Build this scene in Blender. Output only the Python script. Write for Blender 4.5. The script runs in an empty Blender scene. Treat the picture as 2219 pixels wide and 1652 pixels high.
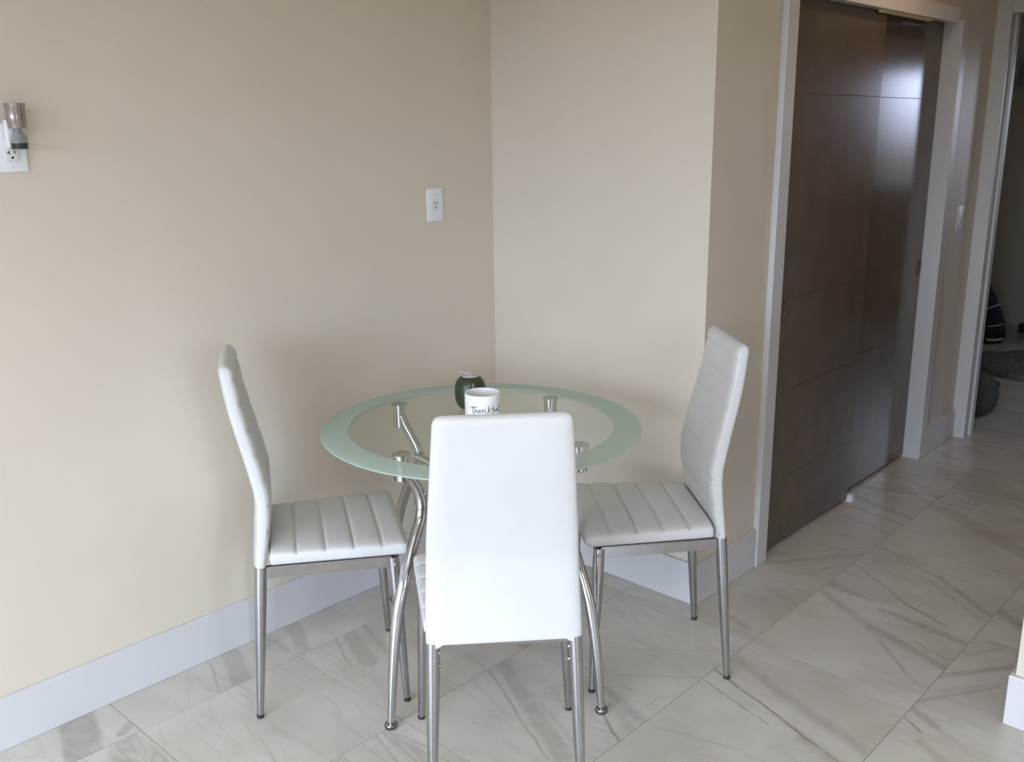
import bpy, bmesh, math, random
from mathutils import Vector, Matrix

S = bpy.context.scene
COL = S.collection
R = math.radians
random.seed(4)

# ------------------------------------------------------------------ camera
cam_data = bpy.data.cameras.new('camera')
cam = bpy.data.objects.new('camera', cam_data)
COL.objects.link(cam)
RX = Vector((0.7323147, 0.6808807, -0.0107980))
UP = Vector((-0.1662865, 0.1941797, 0.9667694))
FW = Vector((-0.6603514, 0.7061839, -0.2554219))
cam.matrix_world = Matrix(((RX.x, UP.x, -FW.x, 2.5299), (RX.y, UP.y, -FW.y, -2.6130),
                           (RX.z, UP.z, -FW.z, 1.6), (0, 0, 0, 1)))
cam_data.sensor_fit = 'HORIZONTAL'
cam_data.sensor_width = 36.0
cam_data.lens = 2084.86 / 2219.0 * 36.0
cam_data.clip_start = 0.02
S.camera = cam

# ------------------------------------------------------------------ light
S.view_settings.view_transform = 'Standard'
S.view_settings.look = 'None'
S.view_settings.exposure = 0.0
S.view_settings.gamma = 1.0
S.view_settings.use_curve_mapping = False
world = bpy.data.worlds.new('sky')
S.world = world
world.use_nodes = True
wn = world.node_tree
wb = wn.nodes['Background']
wb.inputs['Strength'].default_value = 16.5
# overcast sky above the horizon, darker ground below it
wtc = wn.nodes.new('ShaderNodeTexCoord')
wsep = wn.nodes.new('ShaderNodeSeparateXYZ')
wrmp = wn.nodes.new('ShaderNodeValToRGB')
wmr = wn.nodes.new('ShaderNodeMapRange')
wmr.inputs['From Min'].default_value = -1.0
wn.links.new(wtc.outputs['Generated'], wsep.inputs[0])
wn.links.new(wsep.outputs['Z'], wmr.inputs['Value'])
wn.links.new(wmr.outputs[0], wrmp.inputs['Fac'])
we = wrmp.color_ramp.elements
we[0].position = .485; we[0].color = (.055, .055, .05, 1)
we[1].position = .515; we[1].color = (.735, .835, 1.05, 1)
wn.links.new(wrmp.outputs['Color'], wb.inputs['Color'])

def area(name, loc, direction, sx, sy, power, color, spread):
    l = bpy.data.lights.new(name, 'AREA')
    l.shape = 'RECTANGLE'
    l.size, l.size_y = sx, sy
    l.energy = power
    l.color = color
    l.spread = R(spread)
    o = bpy.data.objects.new(name, l)
    COL.objects.link(o)
    o.location = loc
    o.rotation_euler = Vector(direction).to_track_quat('-Z', 'Z' if abs(direction[2]) < .9 else 'Y').to_euler()
    return o
# daylight entering through the glass patio door behind the camera, the side window and the far room's window
for pn, pl, pd, ps in (('patio_portal', (1.85, -5.005, 1.085), (0, 1, 0), (3.0, 2.17)), ('side_portal', (4.605, -2.5, 1.34), (-1, 0, 0), (.7, 1.48)),
                       ('far_room_portal', (2.39, 5.715, 1.55), (0, -1, 0), (.58, 1.0))):
    area(pn, pl, pd, ps[0], ps[1], 1, (1, 1, 1), 180).data.cycles.is_portal = True

# ------------------------------------------------------------------ helpers
def tag(o, label=None, cat=None, group=None, kind=None):
    if label: o['label'] = label
    if cat: o['category'] = cat
    if group: o['group'] = group
    if kind: o['kind'] = kind
    return o
def empty(name, loc=(0, 0, 0), rz=0.0):
    o = bpy.data.objects.new(name, None)
    COL.objects.link(o)
    o.location = loc
    o.rotation_euler = (0, 0, rz)
    o.empty_display_size = .1
    return o
def obj(name, bm, mat, parent=None, smooth=False, recalc=True):
    if recalc:
        bmesh.ops.recalc_face_normals(bm, faces=bm.faces[:])
    me = bpy.data.meshes.new(name)
    bm.to_mesh(me)
    bm.free()
    if mat: me.materials.append(mat)
    if smooth is True:
        for p in me.polygons: p.use_smooth = True
    elif smooth:
        for p in me.polygons: p.use_smooth = True
        me.set_sharp_from_angle(angle=R(smooth))
    o = bpy.data.objects.new(name, me)
    COL.objects.link(o)
    if parent: o.parent = parent
    return o
def struct(name, bm, mat, parent=None, smooth=False):
    o = obj(name, bm, mat, parent, smooth)
    if parent is None: o['kind'] = 'structure'
    return o
def box(bm, x0, x1, y0, y1, z0, z1, bevel=0.0, seg=2):
    v = [bm.verts.new((x, y, z)) for x in (x0, x1) for y in (y0, y1) for z in (z0, z1)]
    f = [bm.faces.new([v[i] for i in q]) for q in
         ((0, 1, 3, 2), (4, 6, 7, 5), (0, 4, 5, 1), (2, 3, 7, 6), (0, 2, 6, 4), (1, 5, 7, 3))]
    if bevel:
        e = list({e for q in f for e in q.edges})
        bmesh.ops.bevel(bm, geom=e, offset=bevel, segments=seg, affect='EDGES', profile=.5)
    return bm
def boxes(*a, bevel=0.0):
    bm = bmesh.new()
    for q in a: box(bm, *q, bevel=bevel)
    return bm
def rings(bm, rs, cap=True):
    """Skin a list of equally long vertex rings."""
    vs = [[bm.verts.new(p) for p in r] for r in rs]
    n = len(vs[0])
    for a, b in zip(vs, vs[1:]):
        for i in range(n):
            bm.faces.new((a[i], a[(i + 1) % n], b[(i + 1) % n], b[i]))
    if cap:
        bm.faces.new(vs[0][::-1])
        bm.faces.new(vs[-1])
    return bm
def tube(bm, pts, rad, n=16, cap=True):
    pts = [Vector(p) for p in pts]
    if not isinstance(rad, (list, tuple)): rad = [rad] * len(pts)
    rs, ref = [], None
    for i, p in enumerate(pts):
        t = (pts[min(i + 1, len(pts) - 1)] - pts[max(i - 1, 0)]).normalized()
        if ref is None:
            ref = Vector((0, 0, 1)) if abs(t.z) < .9 else Vector((1, 0, 0))
        ref = (ref - t * ref.dot(t)).normalized()
        b = t.cross(ref)
        rs.append([p + (ref * math.cos(a) + b * math.sin(a)) * rad[i]
                   for a in (2 * math.pi * k / n for k in range(n))])
    return rings(bm, rs, cap)
def lathe(bm, prof, n=40, c=(0, 0, 0), cap=True):
    return rings(bm, [[(c[0] + r * math.cos(2 * math.pi * k / n), c[1] + r * math.sin(2 * math.pi * k / n), c[2] + z)
                       for k in range(n)] for r, z in prof], cap)
def smooth_path(pts, per=8):
    """Catmull-Rom through the points."""
    P = [Vector(p) for p in pts]
    P = [P[0] * 2 - P[1]] + P + [P[-1] * 2 - P[-2]]
    out = []
    for i in range(1, len(P) - 2):
        a, b, c, d = P[i - 1:i + 3]
        for k in range(per):
            t = k / per
            out.append(.5 * ((2 * b) + (c - a) * t + (2 * a - 5 * b + 4 * c - d) * t * t + (3 * b - a - 3 * c + d) * t ** 3))
    out.append(P[-2])
    return out
def lerp_table(tab, t):
    for (a, b), (c, d) in zip(tab, tab[1:]):
        if t <= c:
            k = 0 if c == a else max(0, (t - a) / (c - a))
            return b + (d - b) * k
    return tab[-1][1]

# ------------------------------------------------------------------ materials
def mat(name, color, rough=.5, metal=0.0, noise=0.0, scale=30.0, bump=0.0, bscale=200.0, coat=0.0, spec=None):
    m = bpy.data.materials.new(name)
    m.use_nodes = True
    nt = m.node_tree
    b = nt.nodes['Principled BSDF']
    b.inputs['Base Color'].default_value = (*color, 1)
    b.inputs['Roughness'].default_value = rough
    b.inputs['Metallic'].default_value = metal
    if coat: b.inputs['Coat Weight'].default_value = coat
    if spec is not None: b.inputs['Specular IOR Level'].default_value = spec
    tc = nt.nodes.new('ShaderNodeTexCoord')
    if noise:
        n = nt.nodes.new('ShaderNodeTexNoise')
        n.inputs['Scale'].default_value = scale
        n.inputs['Detail'].default_value = 4
        nt.links.new(tc.outputs['Object'], n.inputs['Vector'])
        r = nt.nodes.new('ShaderNodeValToRGB')
        r.color_ramp.elements[0].position = .3
        r.color_ramp.elements[1].position = .7
        r.color_ramp.elements[0].color = (*[c * (1 - noise) for c in color], 1)
        r.color_ramp.elements[1].color = (*[min(1, c * (1 + noise * .6)) for c in color], 1)
        nt.links.new(n.outputs['Fac'], r.inputs['Fac'])
        nt.links.new(r.outputs['Color'], b.inputs['Base Color'])
    if bump:
        n = nt.nodes.new('ShaderNodeTexNoise')
        n.inputs['Scale'].default_value = bscale
        n.inputs['Detail'].default_value = 3
        nt.links.new(tc.outputs['Object'], n.inputs['Vector'])
        bp = nt.nodes.new('ShaderNodeBump')
        bp.inputs['Strength'].default_value = bump
        bp.inputs['Distance'].default_value = .002
        nt.links.new(n.outputs['Fac'], bp.inputs['Height'])
        nt.links.new(bp.outputs['Normal'], b.inputs['Normal'])
    return m
M = {}
M['wall'] = mat('wall_paint', (.66, .588, .482), .36, noise=.02, scale=3, bump=.10, bscale=260)
M['ceiling'] = mat('ceiling_paint', (.84, .82, .79), .8, noise=.02, scale=4)
M['trim'] = mat('trim_paint', (.60, .595, .59), .30, noise=.015, scale=6)
M['door'] = mat('door_laminate', (.120, .092, .068), .16, noise=.10, scale=9, bump=.05, bscale=120)
M['door_edge'] = mat('door_core', (.060, .048, .040), .5, noise=.05, scale=20)
M['rail'] = mat('rail_paint', (.70, .68, .68), .22, noise=.02, scale=8)
M['brass'] = mat('brass_strip', (.86, .70, .38), .35, noise=.05, scale=20)
M['bronze'] = mat('bronze_pull', (.16, .13, .11), .25, metal=.8, noise=.08, scale=40)
M['chrome'] = mat('chrome', (.55, .55, .56), .11, metal=1.0, noise=.02, scale=12)
M['steel'] = mat('brushed_chrome', (.46, .46, .47), .20, metal=1.0, noise=.06, scale=30)
M['leather'] = mat('white_leatherette', (.61, .605, .59), .42, noise=.02, scale=9, bump=.12, bscale=420)
M['piping'] = mat('white_piping', (.55, .54, .52), .45, noise=.03, scale=60)
M['dark_chrome'] = mat('dark_chrome', (.22, .21, .20), .18, metal=1.0, noise=.05, scale=30)
M['rubber'] = mat('black_rubber', (.02, .02, .02), .6, noise=.1, scale=40)
M['plastic'] = mat('white_plastic', (.78, .79, .80), .3, noise=.015, scale=40)
M['socket'] = mat('socket_face', (.70, .71, .72), .3, noise=.02, scale=40)
M['slot'] = mat('dark_slot', (.015, .015, .015), .6, noise=.05, scale=60)
M['ceramic'] = mat('white_ceramic', (.84, .84, .83), .28, noise=.015, scale=25)
M['ink'] = mat('black_ink', (.015, .015, .02), .5, noise=.05, scale=80)
M['green'] = mat('green_glaze', (.034, .046, .020), .34, noise=.18, scale=22)
M['pale_top'] = mat('pale_wax', (.62, .62, .61), .4, noise=.04, scale=40)
M['leafgrey'] = mat('grey_leaf', (.48, .50, .50), .45, noise=.08, scale=60)
M['grout'] = mat('grout', (.40, .39, .37), .85, noise=.08, scale=60)
M['fabric_grey'] = mat('grey_fabric', (.085, .084, .076), .9, noise=.22, scale=26, bump=.5, bscale=160)
M['rug'] = mat('rug_pile', (.17, .17, .16), .95, noise=.3, scale=30, bump=.8, bscale=220)
M['navy'] = mat('navy_cloth', (.014, .014, .030), .7, noise=.2, scale=20, bump=.3, bscale=150)
M['offwhite'] = mat('off_white_trim', (.55, .53, .52), .6, noise=.05, scale=30)
M['cabinet'] = mat('pale_cabinet', (.55, .55, .53), .4, noise=.03, scale=10)
M['picture'] = mat('picture_print', (.34, .36, .38), .6, noise=.12, scale=8)
M['frame'] = mat('window_frame', (.80, .81, .82), .35, noise=.015, scale=8)
M['cap_brown'] = mat('brown_chrome', (.34, .29, .27), .22, metal=.7, noise=.06, scale=50)
M['liquid'] = mat('dark_liquid', (.015, .025, .028), .1, noise=.1, scale=50)

def glass(name, tint, gloss=1.0, rough=0.02):
    m = bpy.data.materials.new(name)
    m.use_nodes = True
    nt = m.node_tree
    nt.nodes.clear()
    o = nt.nodes.new('ShaderNodeOutputMaterial')
    t = nt.nodes.new('ShaderNodeBsdfTransparent')
    g = nt.nodes.new('ShaderNodeBsdfGlossy')
    mx = nt.nodes.new('ShaderNodeMixShader')
    fr = nt.nodes.new('ShaderNodeFresnel')
    n = nt.nodes.new('ShaderNodeTexNoise')
    n.inputs['Scale'].default_value = 5
    cr = nt.nodes.new('ShaderNodeValToRGB')
    cr.color_ramp.elements[0].color = (*[c * .985 for c in tint], 1)
    cr.color_ramp.elements[1].color = (*tint, 1)
    nt.links.new(n.outputs['Fac'], cr.inputs['Fac'])
    nt.links.new(cr.outputs['Color'], t.inputs['Color'])
    g.inputs['Roughness'].default_value = rough
    bf = nt.nodes.new('ShaderNodeNewGeometry')
    ior = nt.nodes.new('ShaderNodeMapRange')          # same reflectance on both faces of the sheet
    ior.inputs['To Min'].default_value = 1.45; ior.inputs['To Max'].default_value = 1 / 1.45
    nt.links.new(bf.outputs['Backfacing'], ior.inputs['Value'])
    nt.links.new(ior.outputs[0], fr.inputs['IOR'])
    mul = nt.nodes.new('ShaderNodeMath'); mul.operation = 'MULTIPLY'; mul.inputs[1].default_value = gloss
    nt.links.new(fr.outputs[0], mul.inputs[0])
    nt.links.new(mul.outputs[0], mx.inputs[0])
    nt.links.new(t.outputs[0], mx.inputs[1])
    nt.links.new(g.outputs[0], mx.inputs[2])
    nt.links.new(mx.outputs[0], o.inputs[0])
    return m
M['glass'] = glass('clear_glass', (.972, .985, .955))
M['pane'] = glass('window_glass', (.95, .97, .98))
M['dimmed_pane'] = glass('dimming_tint_glass', (.84, .84, .87))  # tint added to dim the far window's daylight, no blind modelled
M['bottle'] = glass('clear_bottle', (.80, .82, .82))

def frosted(name, color, see):
    m = mat(name, color, .35, noise=.02, scale=30)
    nt = m.node_tree
    b = nt.nodes['Principled BSDF']
    out = nt.nodes['Material Output']
    t = nt.nodes.new('ShaderNodeBsdfTransparent')
    t.inputs['Color'].default_value = (.86, .95, .89, 1)
    tr = nt.nodes.new('ShaderNodeBsdfTranslucent')
    tr.inputs['Color'].default_value = (*color, 1)
    a = nt.nodes.new('ShaderNodeMixShader'); a.inputs[0].default_value = .35
    c = nt.nodes.new('ShaderNodeMixShader'); c.inputs[0].default_value = see
    nt.links.new(b.outputs[0], a.inputs[1])
    nt.links.new(tr.outputs[0], a.inputs[2])
    nt.links.new(a.outputs[0], c.inputs[1])
    nt.links.new(t.outputs[0], c.inputs[2])
    nt.links.new(c.outputs[0], out.inputs[0])
    return m
M['frost'] = frosted('frosted_green_glass', (.66, .76, .70), .30)

# --- marble-look porcelain: clouded base plus printed veins, each a soft band around a segment on the floor
def vein_group():
    g = bpy.data.node_groups.new('vein', 'ShaderNodeTree')
    I = g.interface
    I.new_socket('P', in_out='INPUT', socket_type='NodeSocketVector')
    I.new_socket('A', in_out='INPUT', socket_type='NodeSocketVector')
    I.new_socket('AB', in_out='INPUT', socket_type='NodeSocketVector')
    for s in ('InvLen2', 'Width', 'Soft', 'Strength'):
        I.new_socket(s, in_out='INPUT', socket_type='NodeSocketFloat')
    I.new_socket('Mask', in_out='OUTPUT', socket_type='NodeSocketFloat')
    i = g.nodes.new('NodeGroupInput'); o = g.nodes.new('NodeGroupOutput')
    def vm(op, a, b):
        n = g.nodes.new('ShaderNodeVectorMath'); n.operation = op
        g.links.new(a, n.inputs[0])
        if op == 'SCALE': g.links.new(b, n.inputs['Scale'])
        else: g.links.new(b, n.inputs[1])
        return n
    def fm(op, a, b, clamp=False):
        n = g.nodes.new('ShaderNodeMath'); n.operation = op; n.use_clamp = clamp
        for k, q in enumerate((a, b)):
            if isinstance(q, (int, float)): n.inputs[k].default_value = q
            else: g.links.new(q, n.inputs[k])
        return n.outputs[0]
    pa = vm('SUBTRACT', i.outputs['P'], i.outputs['A']).outputs[0]
    dt = vm('DOT_PRODUCT', pa, i.outputs['AB']).outputs['Value']
    t = fm('MULTIPLY', dt, i.outputs['InvLen2'], True)
    q = vm('SCALE', i.outputs['AB'], t).outputs[0]
    d = vm('DISTANCE', pa, q).outputs['Value']
    k = fm('DIVIDE', d, i.outputs['Width'])
    inv = fm('SUBTRACT', 1.0, k)
    s = fm('DIVIDE', inv, i.outputs['Soft'], True)
    s2 = fm('MULTIPLY', s, i.outputs['Strength'])
    g.links.new(s2, o.inputs[0])
    return g
VG = vein_group()
def tile_mat(name, veins):
    m = bpy.data.materials.new(name)
    m.use_nodes = True
    nt = m.node_tree
    b = nt.nodes['Principled BSDF']
    b.inputs['Roughness'].default_value = .30
    L = nt.links.new
    geo = nt.nodes.new('ShaderNodeNewGeometry')
    inf = nt.nodes.new('ShaderNodeObjectInfo')
    # tile-wise offset so that no two tiles carry the same print
    off = nt.nodes.new('ShaderNodeVectorMath'); off.operation = 'MULTIPLY_ADD'
    L(inf.outputs['Random'], off.inputs[0]); off.inputs[1].default_value = (17, 31, 7); L(geo.outputs['Position'], off.inputs[2])
    n1 = nt.nodes.new('ShaderNodeTexNoise'); n1.inputs['Scale'].default_value = 3.2; n1.inputs['Detail'].default_value = 5
    L(off.outputs[0], n1.inputs['Vector'])
    cr = nt.nodes.new('ShaderNodeValToRGB')
    cr.color_ramp.elements[0].position = .32; cr.color_ramp.elements[0].color = (.51, .472, .415, 1)
    cr.color_ramp.elements[1].position = .62; cr.color_ramp.elements[1].color = (.62, .585, .525, 1)
    L(n1.outputs['Fac'], cr.inputs['Fac'])
    # fine random hairline veins, stretched along the common vein direction
    mp = nt.nodes.new('ShaderNodeMapping'); mp.inputs['Rotation'].default_value = (0, 0, R(20)); mp.inputs['Scale'].default_value = (.9, 4.2, 1)
    L(off.outputs[0], mp.inputs['Vector'])
    n2 = nt.nodes.new('ShaderNodeTexNoise'); n2.inputs['Scale'].default_value = 2.0; n2.inputs['Detail'].default_value = 6; n2.inputs['Roughness'].default_value = .55
    n2.inputs['Distortion'].default_value = .6
    L(mp.outputs[0], n2.inputs['Vector'])
    r2 = nt.nodes.new('ShaderNodeValToRGB')
    e = r2.color_ramp.elements
    e[0].position = .47; e[0].color = (0, 0, 0, 1)
    e[1].position = .50; e[1].color = (1, 1, 1, 1)
    e3 = e.new(.53); e3.color = (0, 0, 0, 1)
    L(n2.outputs['Fac'], r2.inputs['Fac'])
    base = nt.nodes.new('ShaderNodeMath'); base.operation = 'MULTIPLY'
    L(r2.outputs['Color'], base.inputs[0]); base.inputs[1].default_value = .14 if veins else .42
    acc = base.outputs[0]
    # warped position for the printed veins
    nw = nt.nodes.new('ShaderNodeTexNoise'); nw.inputs['Scale'].default_value = 9; nw.inputs['Detail'].default_value = 5
    L(geo.outputs['Position'], nw.inputs['Vector'])
    sb = nt.nodes.new('ShaderNodeVectorMath'); sb.operation = 'SUBTRACT'; sb.inputs[1].default_value = (.5, .5, .5)
    L(nw.outputs['Color'], sb.inputs[0])
    wp = nt.nodes.new('ShaderNodeVectorMath'); wp.operation = 'MULTIPLY_ADD'; wp.inputs[1].default_value = (.03, .03, 0)
    L(sb.outputs[0], wp.inputs[0]); L(geo.outputs['Position'], wp.inputs[2])
    nm = nt.nodes.new('ShaderNodeTexNoise'); nm.inputs['Scale'].default_value = 22; nm.inputs['Detail'].default_value = 4
    L(geo.outputs['Position'], nm.inputs['Vector'])
    nmr = nt.nodes.new('ShaderNodeMapRange'); nmr.inputs['From Min'].default_value = .3; nmr.inputs['From Max'].default_value = .65
    nmr.inputs['To Min'].default_value = .45; nmr.inputs['To Max'].default_value = 1.0
    L(nm.outputs['Fac'], nmr.inputs['Value'])
    vacc = None
    for (ax, ay, bx, by, w, s, k) in veins:
        g = nt.nodes.new('ShaderNodeGroup'); g.node_tree = VG
        L(wp.outputs[0], g.inputs['P'])
        g.inputs['A'].default_value = (ax, ay, 0)
        g.inputs['AB'].default_value = (bx - ax, by - ay, 0)
        g.inputs['InvLen2'].default_value = 1 / max(1e-6, (bx - ax) ** 2 + (by - ay) ** 2)
        g.inputs['Width'].default_value = w
        g.inputs['Soft'].default_value = k
        g.inputs['Strength'].default_value = s
        if vacc is None: vacc = g.outputs[0]
        else:
            mx = nt.nodes.new('ShaderNodeMath'); mx.operation = 'MAXIMUM'
            L(vacc, mx.inputs[0]); L(g.outputs[0], mx.inputs[1]); vacc = mx.outputs[0]
    if vacc is not None:
        mu = nt.nodes.new('ShaderNodeMath'); mu.operation = 'MULTIPLY'
        L(vacc, mu.inputs[0]); L(nmr.outputs[0], mu.inputs[1])
        mx = nt.nodes.new('ShaderNodeMath'); mx.operation = 'MAXIMUM'
        L(mu.outputs[0], mx.inputs[0]); L(acc, mx.inputs[1]); acc = mx.outputs[0]
    mix = nt.nodes.new('ShaderNodeMix'); mix.data_type = 'RGBA'
    L(acc, mix.inputs[0]); L(cr.outputs['Color'], mix.inputs[6]); mix.inputs[7].default_value = (.22, .19, .15, 1)
    L(mix.outputs[2], b.inputs['Base Color'])
    return m

# printed veins per tile: start x, y, end x, y, half width, strength, softness
VEINS = {
    (-0.014, -2.136): [(0.002, -1.721, 0.215, -1.789, 0.055, 0.55, 0.25), (0.159, -1.666, 0.125, -1.61, 0.02, 0.5, 0.4)],
    (-0.014, -1.622): [(0.017, -1.24, 0.214, -1.314, 0.038, 0.42, 0.35), (0.014, -1.316, 0.195, -1.379, 0.006, 0.4, 0.7)],
    (-0.014, -1.108): [(-0.002, -0.999, 0.168, -1.076, 0.034, 0.38, 0.5), (0.035, -1.099, 0.132, -1.108, 0.02, 0.3, 0.7)],
    (0.187, -1.622): [(0.47, -1.419, 0.58, -1.452, 0.006, 0.4, 0.8), (0.197, -1.574, 0.321, -1.618, 0.004, 0.25, 0.8)],
    (0.187, -1.108): [(0.183, -0.959, 0.361, -1.033, 0.006, 0.4, 0.7), (0.175, -0.898, 0.382, -0.978, 0.036, 0.42, 0.5), (0.184, -0.846, 0.377, -0.896, 0.018, 0.4, 0.7), (0.432, -1.008, 0.584, -1.077, 0.008, 0.28, 0.9)],
    (0.686, -1.108): [(1.084, -0.709, 1.203, -0.785, 0.006, 0.7, 0.6), (1.013, -0.605, 1.196, -0.666, 0.03, 0.4, 0.7), (1.084, -0.657, 1.202, -0.726, 0.028, 0.3, 0.8), (0.679, -0.758, 1.101, -0.963, 0.006, 0.5, 0.6), (0.698, -0.709, 1.126, -0.928, 0.034, 0.42, 0.5), (0.828, -0.769, 1.055, -0.88, 0.007, 0.4, 0.7), (0.862, -0.764, 1.109, -0.864, 0.014, 0.3, 0.8), (0.691, -0.68, 0.814, -0.742, 0.035, 0.2, 0.8)],
    (0.686, -0.594): [(0.861, -0.42, 0.981, -0.343, 0.004, 0.3, 0.8), (0.981, -0.343, 1.191, -0.162, 0.004, 0.3, 0.8), (1.007, -0.585, 1.084, -0.552, 0.004, 0.35, 0.8), (1.147, -0.592, 1.155, -0.526, 0.004, 0.4, 0.8), (1.155, -0.526, 1.191, -0.512, 0.003, 0.4, 0.8), (0.987, -0.529, 1.184, -0.37, 0.01, 0.25, 0.9)],
    (0.686, -0.08): [(1.047, 0.022, 1.143, -0.016, 0.018, 0.45, 0.9), (1.119, -0.038, 1.19, -0.05, 0.005, 0.5, 0.8), (1.099, 0.344, 1.196, 0.333, 0.005, 0.45, 0.7)],
    (0.686, 0.434): [(0.95, 0.464, 1.191, 0.78, 0.016, 0.45, 0.6), (0.937, 0.555, 1.182, 0.862, 0.005, 0.35, 0.7), (1.075, 0.43, 1.189, 0.676, 0.008, 0.35, 0.8), (0.935, 0.477, 1.075, 0.517, 0.014, 0.3, 0.8), (0.934, 0.918, 1.15, 0.914, 0.004, 0.3, 0.8)],
    (0.686, 0.948): [(0.94, 1.216, 1.195, 1.167, 0.006, 0.7, 0.6), (0.913, 1.328, 1.202, 1.251, 0.022, 0.45, 0.7), (0.968, 1.11, 1.194, 1.037, 0.006, 0.45, 0.7)],
    (1.196, -1.108): [(1.227, -0.661, 1.452, -0.592, 0.01, 0.3, 0.9)],
    (1.196, -0.594): [(1.198, -0.302, 1.544, -0.42, 0.006, 0.75, 0.5), (1.478, -0.398, 1.668, -0.469, 0.007, 0.75, 0.5), (1.203, -0.372, 1.37, -0.421, 0.005, 0.6, 0.5), (1.37, -0.421, 1.454, -0.439, 0.004, 0.55, 0.6), (1.222, -0.204, 1.489, -0.309, 0.03, 0.38, 0.8), (1.401, -0.279, 1.725, -0.388, 0.034, 0.4, 0.8), (1.553, -0.437, 1.704, -0.486, 0.03, 0.35, 0.8)],
    (1.196, -0.08): [(1.422, 0.4, 1.704, 0.357, 0.024, 0.45, 0.7), (1.209, 0.395, 1.485, 0.23, 0.024, 0.42, 0.6), (1.428, 0.267, 1.712, 0.166, 0.026, 0.5, 0.55), (1.501, 0.194, 1.63, 0.065, 0.008, 0.5, 0.7), (1.63, 0.065, 1.7, 0.022, 0.016, 0.25, 0.9), (1.596, 0.26, 1.695, 0.221, 0.012, 0.4, 0.7)],
    (1.196, 0.434): [(1.204, 0.673, 1.373, 0.564, 0.006, 0.55, 0.6), (1.373, 0.564, 1.472, 0.493, 0.008, 0.6, 0.6), (1.472, 0.493, 1.712, 0.39, 0.012, 0.6, 0.6), (1.205, 0.482, 1.422, 0.4, 0.03, 0.42, 0.7), (1.218, 0.893, 1.506, 0.75, 0.01, 0.4, 0.7), (1.468, 0.775, 1.705, 0.602, 0.02, 0.5, 0.7), (1.431, 0.742, 1.699, 0.55, 0.022, 0.3, 0.9), (1.377, 0.923, 1.607, 0.84, 0.004, 0.25, 0.8)],
    (1.196, 0.948): [(1.209, 0.978, 1.377, 0.923, 0.005, 0.35, 0.8), (1.235, 1.448, 1.664, 1.183, 0.055, 0.34, 0.5)],
    (1.714, -0.594): [(1.714, -0.162, 1.774, -0.202, 0.006, 0.7, 0.6), (1.714, -0.1, 1.797, -0.148, 0.024, 0.5, 0.7), (1.794, -0.246, 1.894, -0.31, 0.022, 0.4, 0.8), (1.797, -0.148, 1.89, -0.199, 0.016, 0.28, 0.9)],
    (1.714, -0.08): [(1.705, 0.105, 1.863, 0.315, 0.02, 0.5, 0.6), (1.71, -0.07, 1.866, 0.174, 0.01, 0.45, 0.7), (1.748, 0.033, 1.882, 0.217, 0.018, 0.25, 0.8), (1.761, 0.415, 1.873, 0.43, 0.006, 0.5, 0.6), (1.728, 0.286, 1.838, 0.458, 0.012, 0.3, 0.8)],
    (1.714, 0.434): [(1.706, 0.653, 1.834, 0.57, 0.028, 0.5, 0.5)],
}

# ------------------------------------------------------------------ floor: slab with the tiles as its pieces
H = 2.44                      # ceiling height
floor = struct('floor', boxes((-.9, 4.7, -5.1, 5.85, -.12, -.0016)), M['grout'])
XB = [-.83, -.322, -.014, .187, .686, 1.196, 1.714, 2.226, 2.738, 3.25, 3.762, 4.274, 4.62]
YB = [-5.02, -4.706, -4.192, -3.678, -3.164, -2.65, -2.136, -1.622, -1.108, -.594, -.08, .434, .948, 1.46, 1.97, 2.484,
      2.998, 3.512, 4.026, 4.54, 5.054, 5.568, 5.74]
generic_tile = tile_mat('marble_tile_print', [])
tile_cache = {}
G = .0013                     # half joint
for i in range(len(XB) - 1):
    for j in range(len(YB) - 1):
        x0, x1, y0, y1 = XB[i], XB[i + 1], YB[j], YB[j + 1]
        main = x0 >= -.015 and y0 < .43 and not (y0 > -.05 and (x1 < .7 or x0 > 1.8))
        hall = .6 < x0 < 1.8 and y0 > .4 and y1 < 2.5
        far = y0 > 2.4 and x0 < 3.8
        if not (main or hall or far): continue
        key = (round(x1 - x0, 3), round(y1 - y0, 3))
        v = VEINS.get((x0, y0))
        if key not in tile_cache:
            w, d = key[0] / 2 - G, key[1] / 2 - G
            bm = bmesh.new(); box(bm, -w, w, -d, d, -.004, 0)
            o = obj('tile', bm, generic_tile, floor)
            tile_cache[key] = o.data
        else:
            o = bpy.data.objects.new('tile', tile_cache[key]); COL.objects.link(o); o.parent = floor
        o.location = ((x0 + x1) / 2, (y0 + y1) / 2, 0)
        if v:
            o.material_slots[0].link = 'OBJECT'
            o.material_slots[0].material = tile_mat('marble_tile_print', v)

# ------------------------------------------------------------------ walls
struct('wall_left', boxes((-.114, -.014, -5.1, .114, 0, H)), M['wall'])
struct('wall_back', boxes((-.014, .822, .014, .114, 0, H), (.822, .922, .014, .43, 0, H)), M['wall'])
struct('wall_hall', boxes((.822, .922, .43, 2.03, 2.036, H), (.822, .922, 2.03, 2.50, 0, H)), M['wall'])
struct('wall_closet', boxes((.70, .78, .2, 2.45, 0, H)), M['wall'])
struct('wall_right', boxes((1.941, 4.7, .002, .102, 0, H), (1.941, 2.041, .102, 2.50, 0, H)), M['wall'])
struct('wall_end', boxes((-.8, .975, 2.50, 2.62, 0, H), (1.84, 3.8, 2.50, 2.62, 0, H), (.975, 1.84, 2.50, 2.62, 2.105, H)), M['wall'])
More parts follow.
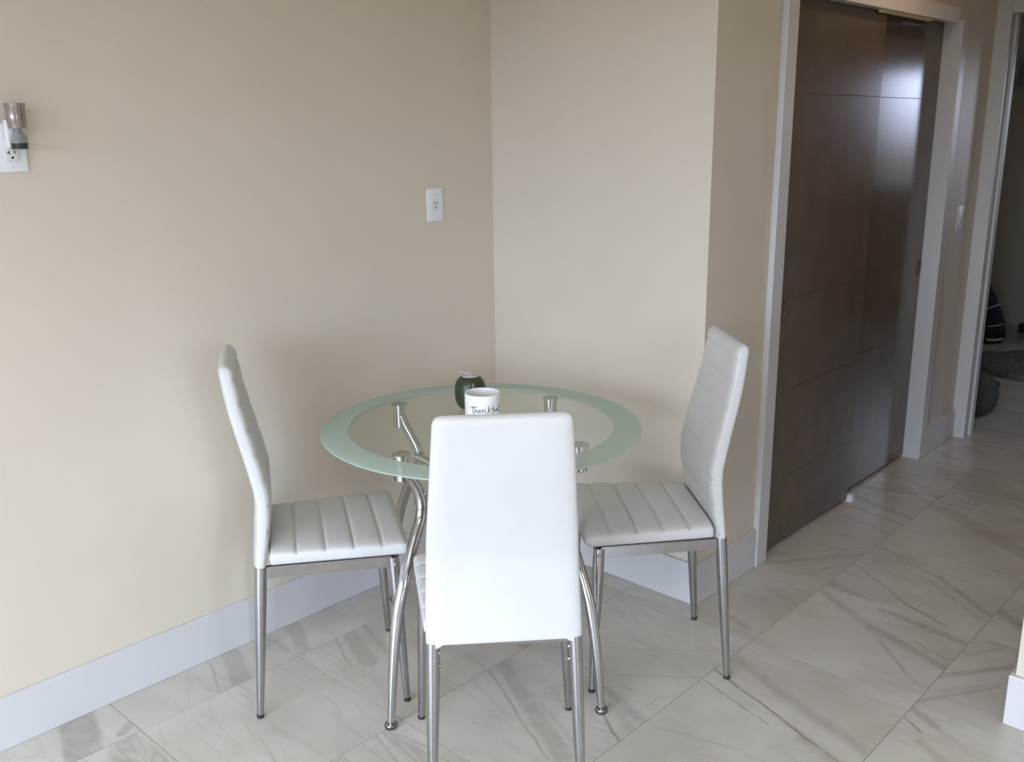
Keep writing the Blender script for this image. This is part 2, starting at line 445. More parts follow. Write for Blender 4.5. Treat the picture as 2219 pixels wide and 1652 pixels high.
# behind the camera: wall with the patio door, side wall with a window
struct('wall_front', boxes((-.114, .35, -5.1, -5.0, 0, H), (3.35, 4.7, -5.1, -5.0, 0, H), (.35, 3.35, -5.1, -5.0, 2.17, H)), M['wall'])
struct('wall_side', boxes((4.6, 4.7, -5.0, -2.85, 0, H), (4.6, 4.7, -2.15, .002, 0, H), (4.6, 4.7, -2.85, -2.15, 0, .6), (4.6, 4.7, -2.85, -2.15, 2.08, H)), M['wall'])
struct('wall_far', boxes((-.9, 2.1, 5.72, 5.84, 0, H), (2.68, 3.9, 5.72, 5.84, 0, H), (2.1, 2.68, 5.72, 5.84, 0, 1.05), (2.1, 2.68, 5.72, 5.84, 2.05, H),
       (-.9, -.8, 2.5, 5.72, 0, H), (3.8, 3.9, 2.5, 5.72, 0, H)), M['wall'])
struct('ceiling', boxes((-.9, 4.7, -5.1, 5.84, H, H + .1)), M['ceiling'])

def window(name, x0, x1, y0, y1, z0, z1, axis, mull, pane='pane'):
    """Framed glazing in an opening; axis 'x' runs along x, 'y' along y."""
    t = .05
    bm = bmesh.new()
    if axis == 'x':
        box(bm, x0, x1, y0, y1, z0, z0 + t); box(bm, x0, x1, y0, y1, z1 - t, z1)
        box(bm, x0, x0 + t, y0, y1, z0 + t, z1 - t); box(bm, x1 - t, x1, y0, y1, z0 + t, z1 - t)
        for k in mull: box(bm, k - .03, k + .03, y0, y1, z0 + t, z1 - t)
    else:
        box(bm, x0, x1, y0, y1, z0, z0 + t); box(bm, x0, x1, y0, y1, z1 - t, z1)
        box(bm, x0, x1, y0, y0 + t, z0 + t, z1 - t); box(bm, x0, x1, y1 - t, y1, z0 + t, z1 - t)
        for k in mull: box(bm, x0, x1, k - .03, k + .03, z0 + t, z1 - t)
    o = struct(name, bm, M['frame'])
    c = [a for a in ([x0] + list(mull) + [x1] if axis == 'x' else [y0] + list(mull) + [y1])]
    for a, b in zip(c, c[1:]):
        bm = bmesh.new()
        if axis == 'x': box(bm, a + .03, b - .03, (y0 + y1) / 2 - .003, (y0 + y1) / 2 + .003, z0 + t, z1 - t)
        else: box(bm, (x0 + x1) / 2 - .003, (x0 + x1) / 2 + .003, a + .03, b - .03, z0 + t, z1 - t)
        obj('pane', bm, M[pane], o)
    return o
window('window_1', .35, 3.35, -5.08, -5.03, 0.0, 2.17, 'x', [1.85])
window('window_2', 4.63, 4.68, -2.85, -2.15, .60, 2.08, 'y', [])
window('window_3', 2.1, 2.68, 5.76, 5.81, 1.05, 2.05, 'x', [], 'dimmed_pane')

# baseboards, 15 cm high with an eased top edge
BBH = .150
def bb(name, *segs):
    bm = bmesh.new()
    for s in segs: box(bm, *s, 0, BBH, bevel=.003)
    struct(name, bm, M['trim'])
bb('baseboard_left', (-.016, 0, -5.0, .014))
bb('baseboard_back', (-.001, .936, 0, .016))
bb('baseboard_hall', (.920, .936, .0145, .41), (.920, .936, 2.065, 2.478))
bb('baseboard_right', (1.927, 4.6, -.012, .004), (1.927, 1.943, .0045, 2.478))
bb('baseboard_front', (-.014, .35, -5.0, -4.986), (3.35, 4.6, -5.0, -4.986))
bb('baseboard_side', (4.586, 4.6, -4.985, -.012))
bb('baseboard_far', (-.8, 3.8, 5.705, 5.721), (-.8, -.786, 2.62, 5.704), (-.8, .90, 2.619, 2.634))

# casings and jambs
def trim(name, *segs, bevel=.0025):
    bm = bmesh.new()
    for s in segs: box(bm, *s, bevel=bevel)
    struct(name, bm, M['trim'])
trim('trim_1', (.914, .942, .408, .482, 0, 2.12), (.79, .914, .431, .470, 0, 2.035))       # closet casing, near side
trim('trim_2', (.79, .942, 1.995, 2.062, 0, 2.034))                                         # closet casing, far side
trim('trim_3', (.921, .990, 2.478, 2.501, 0, 2.165), (.9905, 1.9, 2.478, 2.501, 2.09, 2.165))   # casing of the end doorway
trim('trim_4', (.970, .985, 2.501, 2.621, 0, 2.105), (.985, .999, 2.545, 2.590, 0, 2.09), (.985, 1.84, 2.501, 2.621, 2.09, 2.106),
     (1.825, 1.8395, 2.501, 2.621, 0, 2.09))                                                # its jamb with the door stop

# ------------------------------------------------------------------ sliding closet doors
GZ = [.012, .28, .635, .985, 1.335, 1.70, 2.03]
def slider(name, y0, y1, xf, stile_at, label):
    t = .036
    g = .0007
    w = .165
    o = struct(name, boxes((xf - t, xf - .004, y0, y1, .012, 2.03)), M['door_edge'])
    tag(o, label)
    if stile_at == 'low': sy, py = (y0, y0 + w), (y0 + w, y1)
    else: sy, py = (y1 - w, y1), (y0, y1 - w)
    bm = bmesh.new(); box(bm, xf - .0045, xf, sy[0], sy[1], .012, 2.03, bevel=.0005, seg=1)
    obj('stile', bm, M['door'], o)
    for a, b in zip(GZ, GZ[1:]):
        bm = bmesh.new(); box(bm, xf - .0045, xf, py[0] + (g if stile_at == 'low' else 0), py[1] - (g if stile_at != 'low' else 0), a + g, b - g, bevel=.0005, seg=1)
        obj('panel', bm, M['door'], o)
    # oval finger pull let into the stile
    yc, zc = (y0 + .085, .944) if stile_at == 'low' else (y1 - .028, .944)
    bm = bmesh.new()
    n = 28
    def ov(ry, rz, x): return [(x, yc + ry * math.cos(2 * math.pi * k / n) , zc + rz * math.sin(2 * math.pi * k / n)) for k in range(n)]
    rings(bm, [ov(.021, .036, xf - .003), ov(.021, .036, xf + .002), ov(.0195, .0345, xf + .0032), ov(.015, .030, xf + .0022), ov(.013, .028, xf - .001)])
    p = obj('finger_pull', bm, M['bronze'], o, smooth=40)
    tag(p, 'oval bronze finger pull')
    return o
slider('door_1', .486, 1.268, .905, 'low', 'nearer dark brown sliding closet door, in front of the other panel')
slider('door_2', 1.200, 1.990, .862, 'high', 'farther dark brown sliding closet door with window glare')
rail = empty('closet_rail', (.93, 1.2, 2.0))
tag(rail, 'pale grey box rail above the brown sliding closet doors', 'rail')
rb = bmesh.new(); box(rb, .912 - .93, .952 - .93, .484 - 1.2, 1.914 - 1.2, .012, .074, bevel=.002)
obj('rail_body', rb, M['rail'], rail)
rb = bmesh.new(); box(rb, .914 - .93, .934 - .93, 1.16 - 1.2, 1.66 - 1.2, .003, .0118, bevel=.001)
tag(obj('rail_strip', rb, M['brass'], rail), 'yellow strip under the rail')
fg = bmesh.new(); box(fg, -.012, .012, -.016, .016, 0, .030, bevel=.003); box(fg, -.016, .016, -.022, .022, 0, .006, bevel=.002)
g_ = obj('floor_guide', fg, M['plastic'])
g_.location = (.918, 1.272, 0)
tag(g_, 'small white plastic guide on the floor under the brown sliding doors', 'door guide')

# ------------------------------------------------------------------ outlets and switch
def plate(bm, w, h, t=.006):
    box(bm, 0, t, -w / 2, w / 2, -h / 2, h / 2, bevel=.0022, seg=3)
    return bm
def disc_x(bm, r, x0, x1, n=32, ry=1.0, rz=1.0):
    rings(bm, [[(x, r * ry * math.cos(2 * math.pi * k / n), r * rz * math.sin(2 * math.pi * k / n)) for k in range(n)] for x in (x0, x1)])
    return bm
def screw(parent, z, x=.006):
    bm = bmesh.new(); disc_x(bm, .0032, x - .001, x + .0008, 16)
    o = obj('screw', bm, M['socket'], parent, smooth=40); o.location.z = z
# corner outlet with one round receptacle
o = empty('wall_outlet', (-.014, -.284, 1.338))
tag(o, 'white wall outlet with one round socket near the room corner', 'outlet')
obj('plate', plate(bmesh.new(), .074, .115), M['plastic'], o, smooth=40)
bm = bmesh.new(); disc_x(bm, .0185, .005, .0082, 40, .92, 1.0)
so = obj('socket', bm, M['socket'], o, smooth=40)
for (y, z, w, h) in ((-.0065, .005, .0024, .0085), (.0065, .005, .0022, .0070)):
    bm = bmesh.new(); box(bm, .0078, .0086, y - w / 2, y + w / 2, z - h / 2, z + h / 2); obj('slot', bm, M['slot'], so)
bm = bmesh.new(); disc_x(bm, .0028, .0078, .0087, 16); s_ = obj('slot', bm, M['slot'], so, smooth=40); s_.location.z = -.0095
screw(o, .033); screw(o, -.033)
# kitchen-side outlet
o = empty('wall_outlet', (-.014, -1.678, 1.564))
tag(o, 'white wall outlet at the left edge with an air freshener plugged in', 'outlet')
obj('plate', plate(bmesh.new(), .071, .116), M['plastic'], o, smooth=40)
bm = bmesh.new(); box(bm, .005, .0085, -.0168, .0168, -.0335, .0335, bevel=.0018)
so = obj('socket', bm, M['socket'], o, smooth=40)
for (y, z, w, h) in ((-.0064, -.0115, .0022, .0085), (-.0090, -.0115, .0050, .0022), (.0066, -.0105, .0022, .0070)):
    bm = bmesh.new(); box(bm, .0080, .0088, y - w / 2, y + w / 2, z - h / 2, z + h / 2); obj('slot', bm, M['slot'], so)
bm = bmesh.new(); disc_x(bm, .0029, .0080, .0088, 16); s_ = obj('slot', bm, M['slot'], so, smooth=40); s_.location.z = -.0235
screw(o, .047); screw(o, -.047)
# air freshener
a = empty('air_freshener', (-.0135, -1.668, 1.556))
tag(a, 'plug-in air freshener with brown cap and small clear bottle', 'air freshener')
bm = bmesh.new(); box(bm, .0065, .026, -.024, .012, .006, .075, bevel=.006, seg=3)
obj('plug_body', bm, M['socket'], a, smooth=40)
bm = bmesh.new(); lathe(bm, [(.0205, .054), (.0215, .056), (.0215, .080), (.0215, .100), (.0235, .107), (.0245, .112), (.0228, .112), (.0205, .104), (.018, .098)], 36, (.036, 0, 0))
obj('cap', bm, M['cap_brown'], a, smooth=50)
bm = bmesh.new(); lathe(bm, [(.004, .0035), (.0185, .004), (.0198, .006), (.0200, .020), (.0185, .034), (.0125, .042), (.0105, .046), (.0105, .053)], 32, (.036, 0, 0))
bo = obj('bottle', bm, M['bottle'], a, smooth=50)
bm = bmesh.new(); lathe(bm, [(.004, .0055), (.0180, .006), (.0186, .008), (.0187, .019), (.004, .0192)], 32, (.036, 0, 0))
obj('liquid', bm, M['liquid'], bo, smooth=50)
# switch on the hall wall
o = empty('light_switch', (.922, 2.262, 1.155))
tag(o, 'white rocker light switch on the hall wall beyond the closet', 'switch')
obj('plate', plate(bmesh.new(), .076, .118), M['plastic'], o, smooth=40)
bm = bmesh.new(); box(bm, .005, .0092, -.0165, .0165, -.0330, .0330, bevel=.0018)
obj('rocker', bm, M['plastic'], o, smooth=40)
screw(o, .047); screw(o, -.047)

# ------------------------------------------------------------------ unseen ceiling lamps, added to brighten the seats and the hall
def fill_lamp(x, y, w, d, power, color, label):
    o = empty('fill_lamp', (x, y, H))
    tag(o, label, 'ceiling lamp')
    fr_ = bmesh.new()
    for q in ((-w / 2 - .02, w / 2 + .02, -d / 2 - .02, -d / 2), (-w / 2 - .02, w / 2 + .02, d / 2, d / 2 + .02), (-w / 2 - .02, -w / 2, -d / 2, d / 2), (w / 2, w / 2 + .02, -d / 2, d / 2)):
        box(fr_, *q, -.03, -.0005, bevel=.003)
    obj('fill_lamp_frame', fr_, M['frame'], o)
    l = area('fill_lamp_light', (0, 0, -.02), (0, 0, -1), w, d, power, color, 180)
    l.parent = o
    return o
fill_lamp(2.3, -3.0, 1.2, .6, 30, (1.0, .95, .87), 'flat white fill panel added on the kitchen side of the ceiling, out of view')
fill_lamp(1.45, 1.1, .2, .2, 3.2, (1.0, .72, .46), 'small square warm fill lamp added over the hall entrance, out of view')

# ------------------------------------------------------------------ chairs
GROOVE_S = [.132, .209, .286, .363]
GROOVE_B = [.555, .625, .695, .765, .835, .905, .972]
def sup(c, n): return math.copysign(abs(c) ** (2.0 / n), c)
def make_chair():
    root = empty('dining_chair')
    # seat: loft along the depth, channels stitched across
    bm = bmesh.new()
    rs, N = [], 96
    y0, y1 = .058, .438
    for k in range(N + 1):
        u = k / N
        y = y0 + (y1 - y0) * (.5 - .5 * math.cos(math.pi * u)) * .35 + (y1 - y0) * u * .65
        d = min(y - y0, y1 - y)
        rr = .024 if y > .3 else .010
        e = math.sqrt(max(0, 1 - (1 - min(1, d / rr)) ** 2))
        e = .12 + .88 * e
        hw = lerp_table([(y0, .186), (y1, .215)], y) - (1 - e) * .016
        g = sum(math.exp(-((y - q) / .0036) ** 2) for q in GROOVE_S) * .0048
        puff = 0
        ends = [y0] + GROOVE_S + [y1]
        for a, b in zip(ends, ends[1:]):
            if a <= y <= b: puff = .0032 * math.sin(math.pi * (y - a) / (b - a)) ** .6
        zc, hz = .474, .023 * e
        ring = []
        for i in range(48):
            t = 2 * math.pi * i / 48
            cx, sz = sup(math.cos(t), 7), sup(math.sin(t), 4.2)
            x = hw * cx
            z = zc + hz * sz
            if sz > 0:
                z += sz * ((puff - g) * e + .004 * (1 - abs(cx) ** 2) * e)
                x -= math.copysign(min(1, sz) * g * .35 * abs(cx), cx)
            ring.append((x, y, z))
        rs.append(ring)
    rings(bm, rs)
    obj('seat', bm, M['leather'], root, smooth=60)
    # backrest: loft along the height, channels on the front face only
    rear = [(.445, .016), (.50, .021), (.56, .027), (.62, .031), (.66, .029), (.70, .021), (.76, .008), (.82, -.006), (.88, -.019), (.94, -.028), (1.0, -.035), (1.02, -.037)]
    thick = [(.445, .034), (.50, .038), (.60, .044), (.70, .046), (.85, .045), (.96, .043), (1.02, .040)]
    wid = [(.445, .1815), (.50, .1815), (.70, .1735), (.90, .1590), (1.02, .1500)]
    bm = bmesh.new()
    rs, N = [], 150
    z0, z1 = .438, 1.011
    for k in range(N + 1):
        z = z0 + (z1 - z0) * k / N
        d1, d0 = z1 - z, z - z0
        e = .10 + .90 * math.sqrt(max(0, 1 - (1 - min(1, d1 / .022)) ** 2))
        e0 = .55 + .45 * math.sqrt(max(0, 1 - (1 - min(1, d0 / .008)) ** 2))
        ee = min(e, e0)
        hw = lerp_table(wid, z) - (1 - e) * .020
        th = lerp_table(thick, z) * ee
        yr = lerp_table(rear, z) + lerp_table(thick, z) * (1 - ee) * .5
        g = sum(math.exp(-((z - q) / .0042) ** 2) for q in GROOVE_B) * .0026
        puff = 0
        ends = [.50] + GROOVE_B + [z1]
        for a, b in zip(ends, ends[1:]):
            if a <= z <= b: puff = .0022 * math.sin(math.pi * (z - a) / (b - a)) ** .6
        ring = []
        for i in range(48):
            t = 2 * math.pi * i / 48
            cx, sy = sup(math.cos(t), 8), sup(math.sin(t), 3.6)
            x = hw * cx
            y = yr + th / 2 + th / 2 * sy
            if sy > 0: y += sy * (puff - g) * ee
            q = min(1, max(0, (abs(x) / hw - .80) / .06))
            zz = z + (1 - q * q * (3 - 2 * q)) * .010 * max(0, 1 - d0 / .08)
            ring.append((x, y, zz))
        rs.append(ring)
    rings(bm, rs)
    back = obj('backrest', bm, M['leather'], root, smooth=60)
    for s in (-1, 1):
        bm = bmesh.new()
        pts = []
        for k in range(40):
            z = .462 + (.992 - .462) * k / 39
            pts.append((s * (lerp_table(wid, z) - .0022), lerp_table(rear, z) + lerp_table(thick, z) * .68, z))
        tube(bm, pts, .0021, 8)
        obj('piping', bm, M['piping'], back, smooth=True)
    # legs
    def leg(x0, yy0, x1, yy1, ztop):
        bm = bmesh.new()
        def at(z): return (x0 + (x1 - x0) * z / ztop, yy0 + (yy1 - yy0) * z / ztop, z)
        tube(bm, [at(.006), at(.1), at(.25), at(.36), at(ztop)], [.0092, .0118, .0148, .0164, .0166], 20)
        l = obj('leg', bm, M['steel'], root, smooth=50)
        bm = bmesh.new(); lathe(bm, [(.0080, 0), (.0098, .001), (.0102, .008), (.0090, .012)], 20, (x0, yy0, 0))
        obj('foot_cap', bm, M['rubber'], l, smooth=50)
        return l
    for s in (-1, 1):
        l = leg(s * .180, 0, s * .166, .034, .452)
        for z in (.392, .425):
            bm = bmesh.new()
            bmesh.ops.create_uvsphere(bm, u_segments=12, v_segments=8, radius=.0052)
            b = obj('bolt', bm, M['chrome'], l, smooth=True); b.location = (s * .151, .030, z)
        l = leg(s * .208, .412, s * .186, .392, .446)
        bm = bmesh.new(); bmesh.ops.create_uvsphere(bm, u_segments=12, v_segments=8, radius=.0060)
        b = obj('bolt', bm, M['chrome'], l, smooth=True); b.location = (s * .2035, .394, .428)
        bm = bmesh.new()
        v = [(s * (.164 + (.187 - .164) * t) + dx, .034 + (.388 - .034) * t, z) for t in (0, 1) for dx in (-.008, .008) for z in (.416, .4495)]
        vs = [bm.verts.new(p) for p in v]
        for q in ((0, 1, 3, 2), (4, 6, 7, 5), (0, 4, 5, 1), (2, 3, 7, 6), (0, 2, 6, 4), (1, 5, 7, 3)): bm.faces.new([vs[i] for i in q])
        bmesh.ops.bevel(bm, geom=bm.edges[:], offset=.002, segments=2, affect='EDGES')
        obj('side_rail', bm, M['steel'], root, smooth=40)
    obj('front_rail', boxes((-.172, .172, .382, .398, .418, .4495), bevel=.002), M['steel'], root)
    return root
def copy_tree(o, parent=None):
    c = o.copy(); COL.objects.link(c)
    if parent: c.parent = parent
    for ch in list(o.children): copy_tree(ch, c)
    return c
chair = make_chair()
spots = [((1.166, -1.186), 138.0, 'white leatherette dining chair in front of the table with its back to the viewer'),
         ((.228, -1.269), 57.5, 'white leatherette dining chair on the left, beside the long wall'),
         ((1.115, -.198), -132.0, 'white leatherette dining chair on the right, beside the brown closet doors')]
for k, ((x, y), ang, lab) in enumerate(spots):
    c = chair if k == 0 else copy_tree(chair)
    c.location = (x, y, 0)
    c.rotation_euler = (0, 0, R(ang - 90))
    tag(c, lab, 'chair', 'dining chairs around the glass table')

# ------------------------------------------------------------------ table
TZ, TR, TI = .760, .4665, .3885
TC = (.618, -.700)
t = empty('glass_table', (TC[0], TC[1], 0))
tag(t, 'round glass table with frosted green rim on bent chrome legs', 'table')
bm = bmesh.new(); lathe(bm, [(.0, TZ - .010), (TI - .0004, TZ - .010), (TI - .0004, TZ), (.0, TZ)][1:3], 128)
obj('glass_top', bm, M['glass'], t, smooth=40)
prof = [(TI, TZ - .010), (TR - .003, TZ - .0105), (TR, TZ - .008), (TR - .001, TZ - .005), (TR - .016, TZ - .0005), (TI, TZ)]
bm = bmesh.new()
n = 128
vs = [[bm.verts.new((r * math.cos(2 * math.pi * k / n), r * math.sin(2 * math.pi * k / n), z)) for k in range(n)] for r, z in prof]
for a_, b_ in zip(vs, vs[1:] + vs[:1]):
    for k in range(n): bm.faces.new((a_[k], a_[(k + 1) % n], b_[(k + 1) % n], b_[k]))
tag(obj('frosted_rim', bm, M['frost'], t, smooth=40), 'frosted pale green rim')
BC = Vector((.600 - TC[0], -.680 - TC[1], 0))
post_at = [(.250, -.703), (.625, -1.018), (.940, -.640), (.570, -.335)]
foot_at = [(.130, -.660), (.690, -1.150), (1.077, -.705), (.545, -.200)]
zt = TZ - .0108
for (px, py), (fx, fy) in zip(post_at, foot_at):
    P = Vector((px - TC[0], py - TC[1], 0)); F = Vector((fx - TC[0], fy - TC[1], 0))
    bm = bmesh.new()
    lathe(bm, [(.0195, zt - .076), (.0215, zt - .074), (.0215, zt - .006), (.0262, zt - .005), (.0262, zt - .0006), (.0250, zt)], 32, P)
    obj('post', bm, M['chrome'], t, smooth=40)
    dP, dF = (BC - P).normalized(), (BC - F).normalized()
    def rad(r, z, w):   # point at radius r, from the post's azimuth towards the foot's
        a_ = (-dP).lerp(-dF, w).normalized()
        return BC + a_ * r + Vector((0, 0, z))
    rp, rf = (P - BC).length, (F - BC).length
    path = [rad(rp - .008, .712, 0), rad(rp - .020, .683, .1), rad(rp - .044, .640, .3), rad(.286, .596, .5), rad(.295, .552, .6),
            rad(.330, .503, .75), rad(.366, .452, .9), rad(.404, .384, 1), rad(.433, .305, 1), rad(.459, .165, 1), rad(rf - .001, .016, 1)]
    pts = smooth_path(path, 8)
    bm = bmesh.new()
    tube(bm, pts, [.0165 if p.z > .30 else .0105 + (.0165 - .0105) * p.z / .30 for p in pts], 20)
    lg = obj('leg', bm, M['chrome'], t, smooth=60)
    bm = bmesh.new(); lathe(bm, [(.010, 0), (.0165, .0015), (.0185, .008), (.0165, .0145), (.0105, .018), (.0085, .022)], 24, (F.x, F.y, 0))
    obj('foot', bm, M['dark_chrome'], lg, smooth=50)
for k in (0, 1):
    A = (Vector((*post_at[k], 0)) - Vector((*TC, 0)) - BC).normalized(); B = (Vector((*post_at[k + 2], 0)) - Vector((*TC, 0)) - BC).normalized()
    bm = bmesh.new()
    dz = .012 if k else -.012
    tube(bm, smooth_path([BC + A * .284 + Vector((0, 0, .588)), BC + A * .10 + Vector((0, 0, .580 + dz)), BC + B * .10 + Vector((0, 0, .580 + dz)), BC + B * .284 + Vector((0, 0, .588))], 6), .0125, 16)
    obj('cross_bar', bm, M['chrome'], t, smooth=60)

# ------------------------------------------------------------------ things on the table
cc = Vector((.637, -.715, TZ + .0003))
cup = empty('candle_cup', cc)
tag(cup, 'white ceramic cup with black handwritten lettering on the glass table', 'cup')
CR_, CH = .0513, .100
bm = bmesh.new()
lathe(bm, [(.004, 0), (CR_ - .004, 0), (CR_ - .001, .0015), (CR_, .005), (CR_, CH - .002), (CR_ - .0012, CH), (CR_ - .0035, CH - .0008), (CR_ - .0042, CH - .004), (CR_ - .0042, .012), (.004, .010)], 64)
obj('cup_body', bm, M['ceramic'], cup, smooth=40)
strokes = [[(930, 1235), (922, 1300), (930, 1370), (945, 1420)], [(880, 1266), (930, 1250), (985, 1250), (1035, 1256)],
    [(968, 1250), (975, 1330), (968, 1408)], [(972, 1380), (996, 1335), (1016, 1322), (1026, 1350), (1024, 1395)],
    [(1095, 1325), (1066, 1335), (1048, 1372), (1064, 1398), (1088, 1375), (1100, 1328), (1098, 1372), (1118, 1396)],
    [(1142, 1322), (1148, 1360), (1146, 1396)], [(1147, 1385), (1164, 1342), (1192, 1318), (1212, 1335), (1214, 1375), (1232, 1396), (1256, 1382)],
    [(1302, 1235), (1290, 1320), (1286, 1402)], [(1346, 1282), (1322, 1312), (1293, 1345), (1318, 1366), (1348, 1394)],
    [(1402, 1212), (1392, 1300), (1396, 1410)], [(1366, 1325), (1400, 1305), (1440, 1298)],
    [(1434, 1310), (1436, 1358), (1455, 1352), (1472, 1325), (1486, 1280), (1488, 1340), (1504, 1342)],
    [(1546, 1186), (1528, 1270), (1524, 1335), (1534, 1352), (1550, 1338)]]
lt = bmesh.new()
for s in strokes:
    pts = []
    for (u, v) in smooth_path([(a_, b_, 0) for a_, b_ in s], 5) and [(p.x, p.y) for p in smooth_path([(a_, b_, 0) for a_, b_ in s], 5)]:
        px, py = 940 + u / 11.015, 770 + v / 11.015
        th = math.asin(max(-.985, min(.985, (px - 1045) / 38.5)))
        z = CH - (py - 850 - 12 * math.cos(th)) / 725.0
        a_ = R(-45.1) + th
        pts.append(((CR_ + .0002) * math.cos(a_), (CR_ + .0002) * math.sin(a_), z))
    tube(lt, pts, .00085, 6)
tag(obj('lettering', lt, M['ink'], cup, smooth=True), 'black brush lettering')

ap = empty('apple_jar', (.488, -.617, TZ + .0003))
tag(ap, 'dark green apple-shaped jar with a flat pale top behind the white cup', 'jar')
bm = bmesh.new()
ap_prof = [(.024, .0008), (.034, .006), (.0415, .016), (.0462, .030), (.0482, .046), (.0485, .060), (.0474, .073), (.0440, .085), (.0390, .0940), (.0330, .0998), (.0278, .1025)]
lathe(bm, [(.004, 0), (.018, 0)] + [(p.x, p.y) for p in smooth_path([(a_, b_, 0) for a_, b_ in ap_prof], 4)] + [(.0255, .1035), (.0245, .1015), (.004, .1010)], 64)
obj('jar_body', bm, M['green'], ap, smooth=60)
bm = bmesh.new(); lathe(bm, [(.004, .1005), (.0243, .1006), (.0250, .1030), (.0235, .1042), (.004, .1045)], 40)
tag(obj('jar_top', bm, M['pale_top'], ap, smooth=50), 'flat pale grey top')
bm = bmesh.new()
pp = smooth_path([(.004, .003, .1040), (-.004, -.004, .1085), (-.012, -.012, .1120), (-.020, -.020, .1150), (-.027, -.027, .1195)], 5)
k_ = len(pp)
rs = []
for i, p in enumerate(pp):
    w = .0052 * math.sin(math.pi * (i + .8) / (k_ + .8)) ** .7
    ax = Vector((.45, -.45, .77))          # leaf blade stands on edge, twisted towards the room
    th_ = Vector((.55, -.55, -.64)) * .0009
    rs.append([p + ax * w, p + th_, p - ax * w, p - th_])
rings(bm, rs)
tag(obj('leaf', bm, M['leafgrey'], ap, smooth=True), 'small grey leaf')
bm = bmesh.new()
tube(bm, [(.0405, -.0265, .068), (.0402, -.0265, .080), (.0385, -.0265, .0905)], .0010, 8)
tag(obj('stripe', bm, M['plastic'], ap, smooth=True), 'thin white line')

# ------------------------------------------------------------------ far room seen through the end doorway
def blob(bm, c, r, n=28, m=14, f=None):
    rs = []
    for j in range(1, m):
        ph = math.pi * j / m
        ring = []
        for k in range(n):
            a_ = 2 * math.pi * k / n
            q = f(a_, ph) if f else 1.0
            ring.append((c[0] + r[0] * q * math.sin(ph) * math.cos(a_), c[1] + r[1] * q * math.sin(ph) * math.sin(a_), c[2] - r[2] * q * math.cos(ph)))
        rs.append(ring)
    return rings(bm, rs)
pf = empty('floor_pouf', (.77, 3.02, 0))
tag(pf, 'dark grey round fabric pouf on the floor just inside the far room', 'pouf')
bm = bmesh.new()
lathe(bm, [(.05, 0.0), (.15, .002), (.185, .018), (.205, .060), (.210, .105), (.202, .155), (.180, .195), (.140, .222), (.080, .236), (.010, .240)], 48)
obj('cushion', bm, M['fabric_grey'], pf, smooth=True)
bm = bmesh.new()
tube(bm, [(.203 * math.cos(a_), .203 * math.sin(a_), .160 + .006 * math.sin(3 * a_)) for a_ in (2 * math.pi * k / 40 for k in range(41))], .006, 8)
obj('seam', bm, M['fabric_grey'], pf, smooth=True)

bm = bmesh.new()
def wob(a_): return 1 + .05 * math.sin(3 * a_ + .4) + .03 * math.sin(5 * a_)
n = 64
rr = [(.10, .030), (.30, .034), (.40, .030), (.43, .018), (.425, .0)]
rings(bm, [[(r_ * wob(2 * math.pi * k / n) * math.cos(2 * math.pi * k / n), r_ * wob(2 * math.pi * k / n) * math.sin(2 * math.pi * k / n), z + (.008 * math.sin(7 * k * 2 * math.pi / n) if 0 < z < .035 else 0)) for k in range(n)] for r_, z in rr])
rg = obj('round_rug', bm, M['rug'], smooth=True); rg.location = (.86, 4.36, .0003)
tag(rg, 'round grey shaggy rug lying on the far room floor', 'rug')

bg = empty('sports_bag', (.24, 5.00, 0))
tag(bg, 'dark navy bag with white trim slumped upright on the far room floor', 'bag')
bm = bmesh.new()
rs = []
for j in range(13):
    u = j / 12
    z = .48 * u
    sx = lerp_table([(0, .17), (.15, .19), (.45, .165), (.75, .12), (.92, .07), (1, .02)], u)
    sy = lerp_table([(0, .11), (.2, .13), (.6, .11), (.9, .06), (1, .02)], u)
    rs.append([(sx * (1 + .07 * math.sin(3 * a_ + 5 * u)) * math.cos(a_) - .03 * u, sy * (1 + .06 * math.sin(4 * a_ + 3 * u)) * math.sin(a_), z) for a_ in (2 * math.pi * k / 32 for k in range(32))])
rings(bm, rs)
obj('bag_body', bm, M['navy'], bg, smooth=True)
def strap(name, pts, rad_, m='offwhite'):
    b_ = bmesh.new(); tube(b_, smooth_path(pts, 5), rad_, 8); return obj(name, b_, M[m], bg, smooth=True)
strap('trim_stripe', [(.02, -.128, .27), (.07, -.112, .262), (.12, -.080, .285), (.145, -.04, .295)], .007)
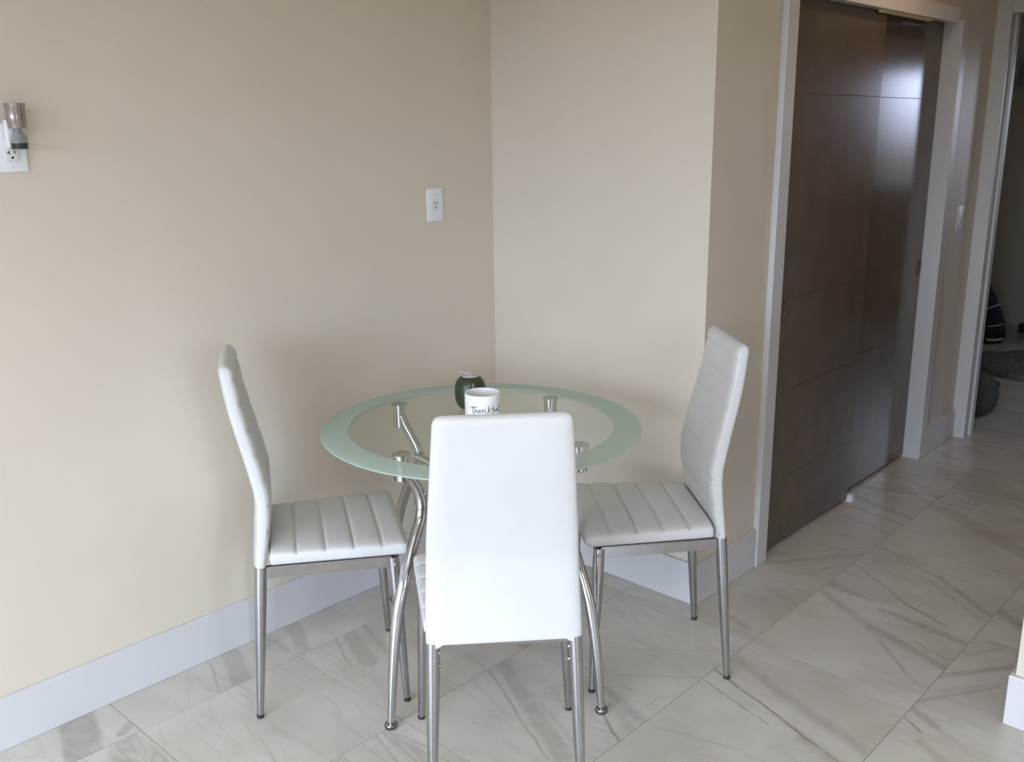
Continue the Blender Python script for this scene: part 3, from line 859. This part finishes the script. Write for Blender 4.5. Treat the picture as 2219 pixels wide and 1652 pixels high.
strap('trim_stripe', [(-.13, -.100, .235), (-.06, -.130, .228), (0, -.137, .236), (.05, -.13, .245)], .0045)
strap('trim_stripe', [(.05, -.137, .26), (.055, -.130, .29), (.07, -.118, .315)], .006)
strap('trim_stripe', [(.10, -.118, .135), (.15, -.08, .142), (.178, -.03, .15)], .005)
strap('base_edge', [(.10, -.110, .035), (.150, -.080, .032), (.185, -.03, .038)], .011)
strap('base_edge', [(-.17, -.035, .03), (-.12, -.095, .028), (-.05, -.125, .03)], .010)
strap('base_edge', [(-.04, -.128, .05), (.03, -.135, .052), (.09, -.118, .05)], .005)

cb = empty('low_cabinet', (.745, 5.44, 0))
tag(cb, 'pale low cabinet standing at the far wall, cut by the right edge', 'cabinet')
obj('carcass', boxes((-.24, .5, -.20, .25, .0, .40), bevel=.004), M['cabinet'], cb)
for k in range(2):
    d_ = obj('cabinet_door', boxes((-.232 + .366 * k, .126 + .366 * k, -.218, -.2005, .03, .385), bevel=.003), M['cabinet'], cb)
    b_ = bmesh.new(); bmesh.ops.create_uvsphere(b_, u_segments=12, v_segments=8, radius=.012)
    kn = obj('knob', b_, M['steel'], d_, smooth=True); kn.location = (.09 if k == 0 else .17, -.228, .28)
dk = empty('dark_box', (.42, 5.50, 0))
tag(dk, 'small dark box on the floor left of the pale cabinet', 'box')
obj('box_body', boxes((-.028, .028, -.03, .03, 0, .055), bevel=.006), M['navy'], dk)
obj('lid', boxes((-.029, .029, -.031, .031, .0555, .065), bevel=.004), M['navy'], dk)
pc = empty('framed_picture', (.30, 5.71, 1.945))
tag(pc, 'pale framed picture hanging on the far room wall', 'picture')
obj('print', boxes((-.19, .19, -.010, 0, -.09, .09)), M['picture'], pc)
fr = bmesh.new()
for q in ((-.21, .21, -.018, .004, .09, .11), (-.21, .21, -.018, .004, -.11, -.09), (-.21, -.19, -.018, .004, -.09, .09), (.19, .21, -.018, .004, -.09, .09)): box(fr, *q, bevel=.002)
obj('picture_frame', fr, M['cabinet'], pc)
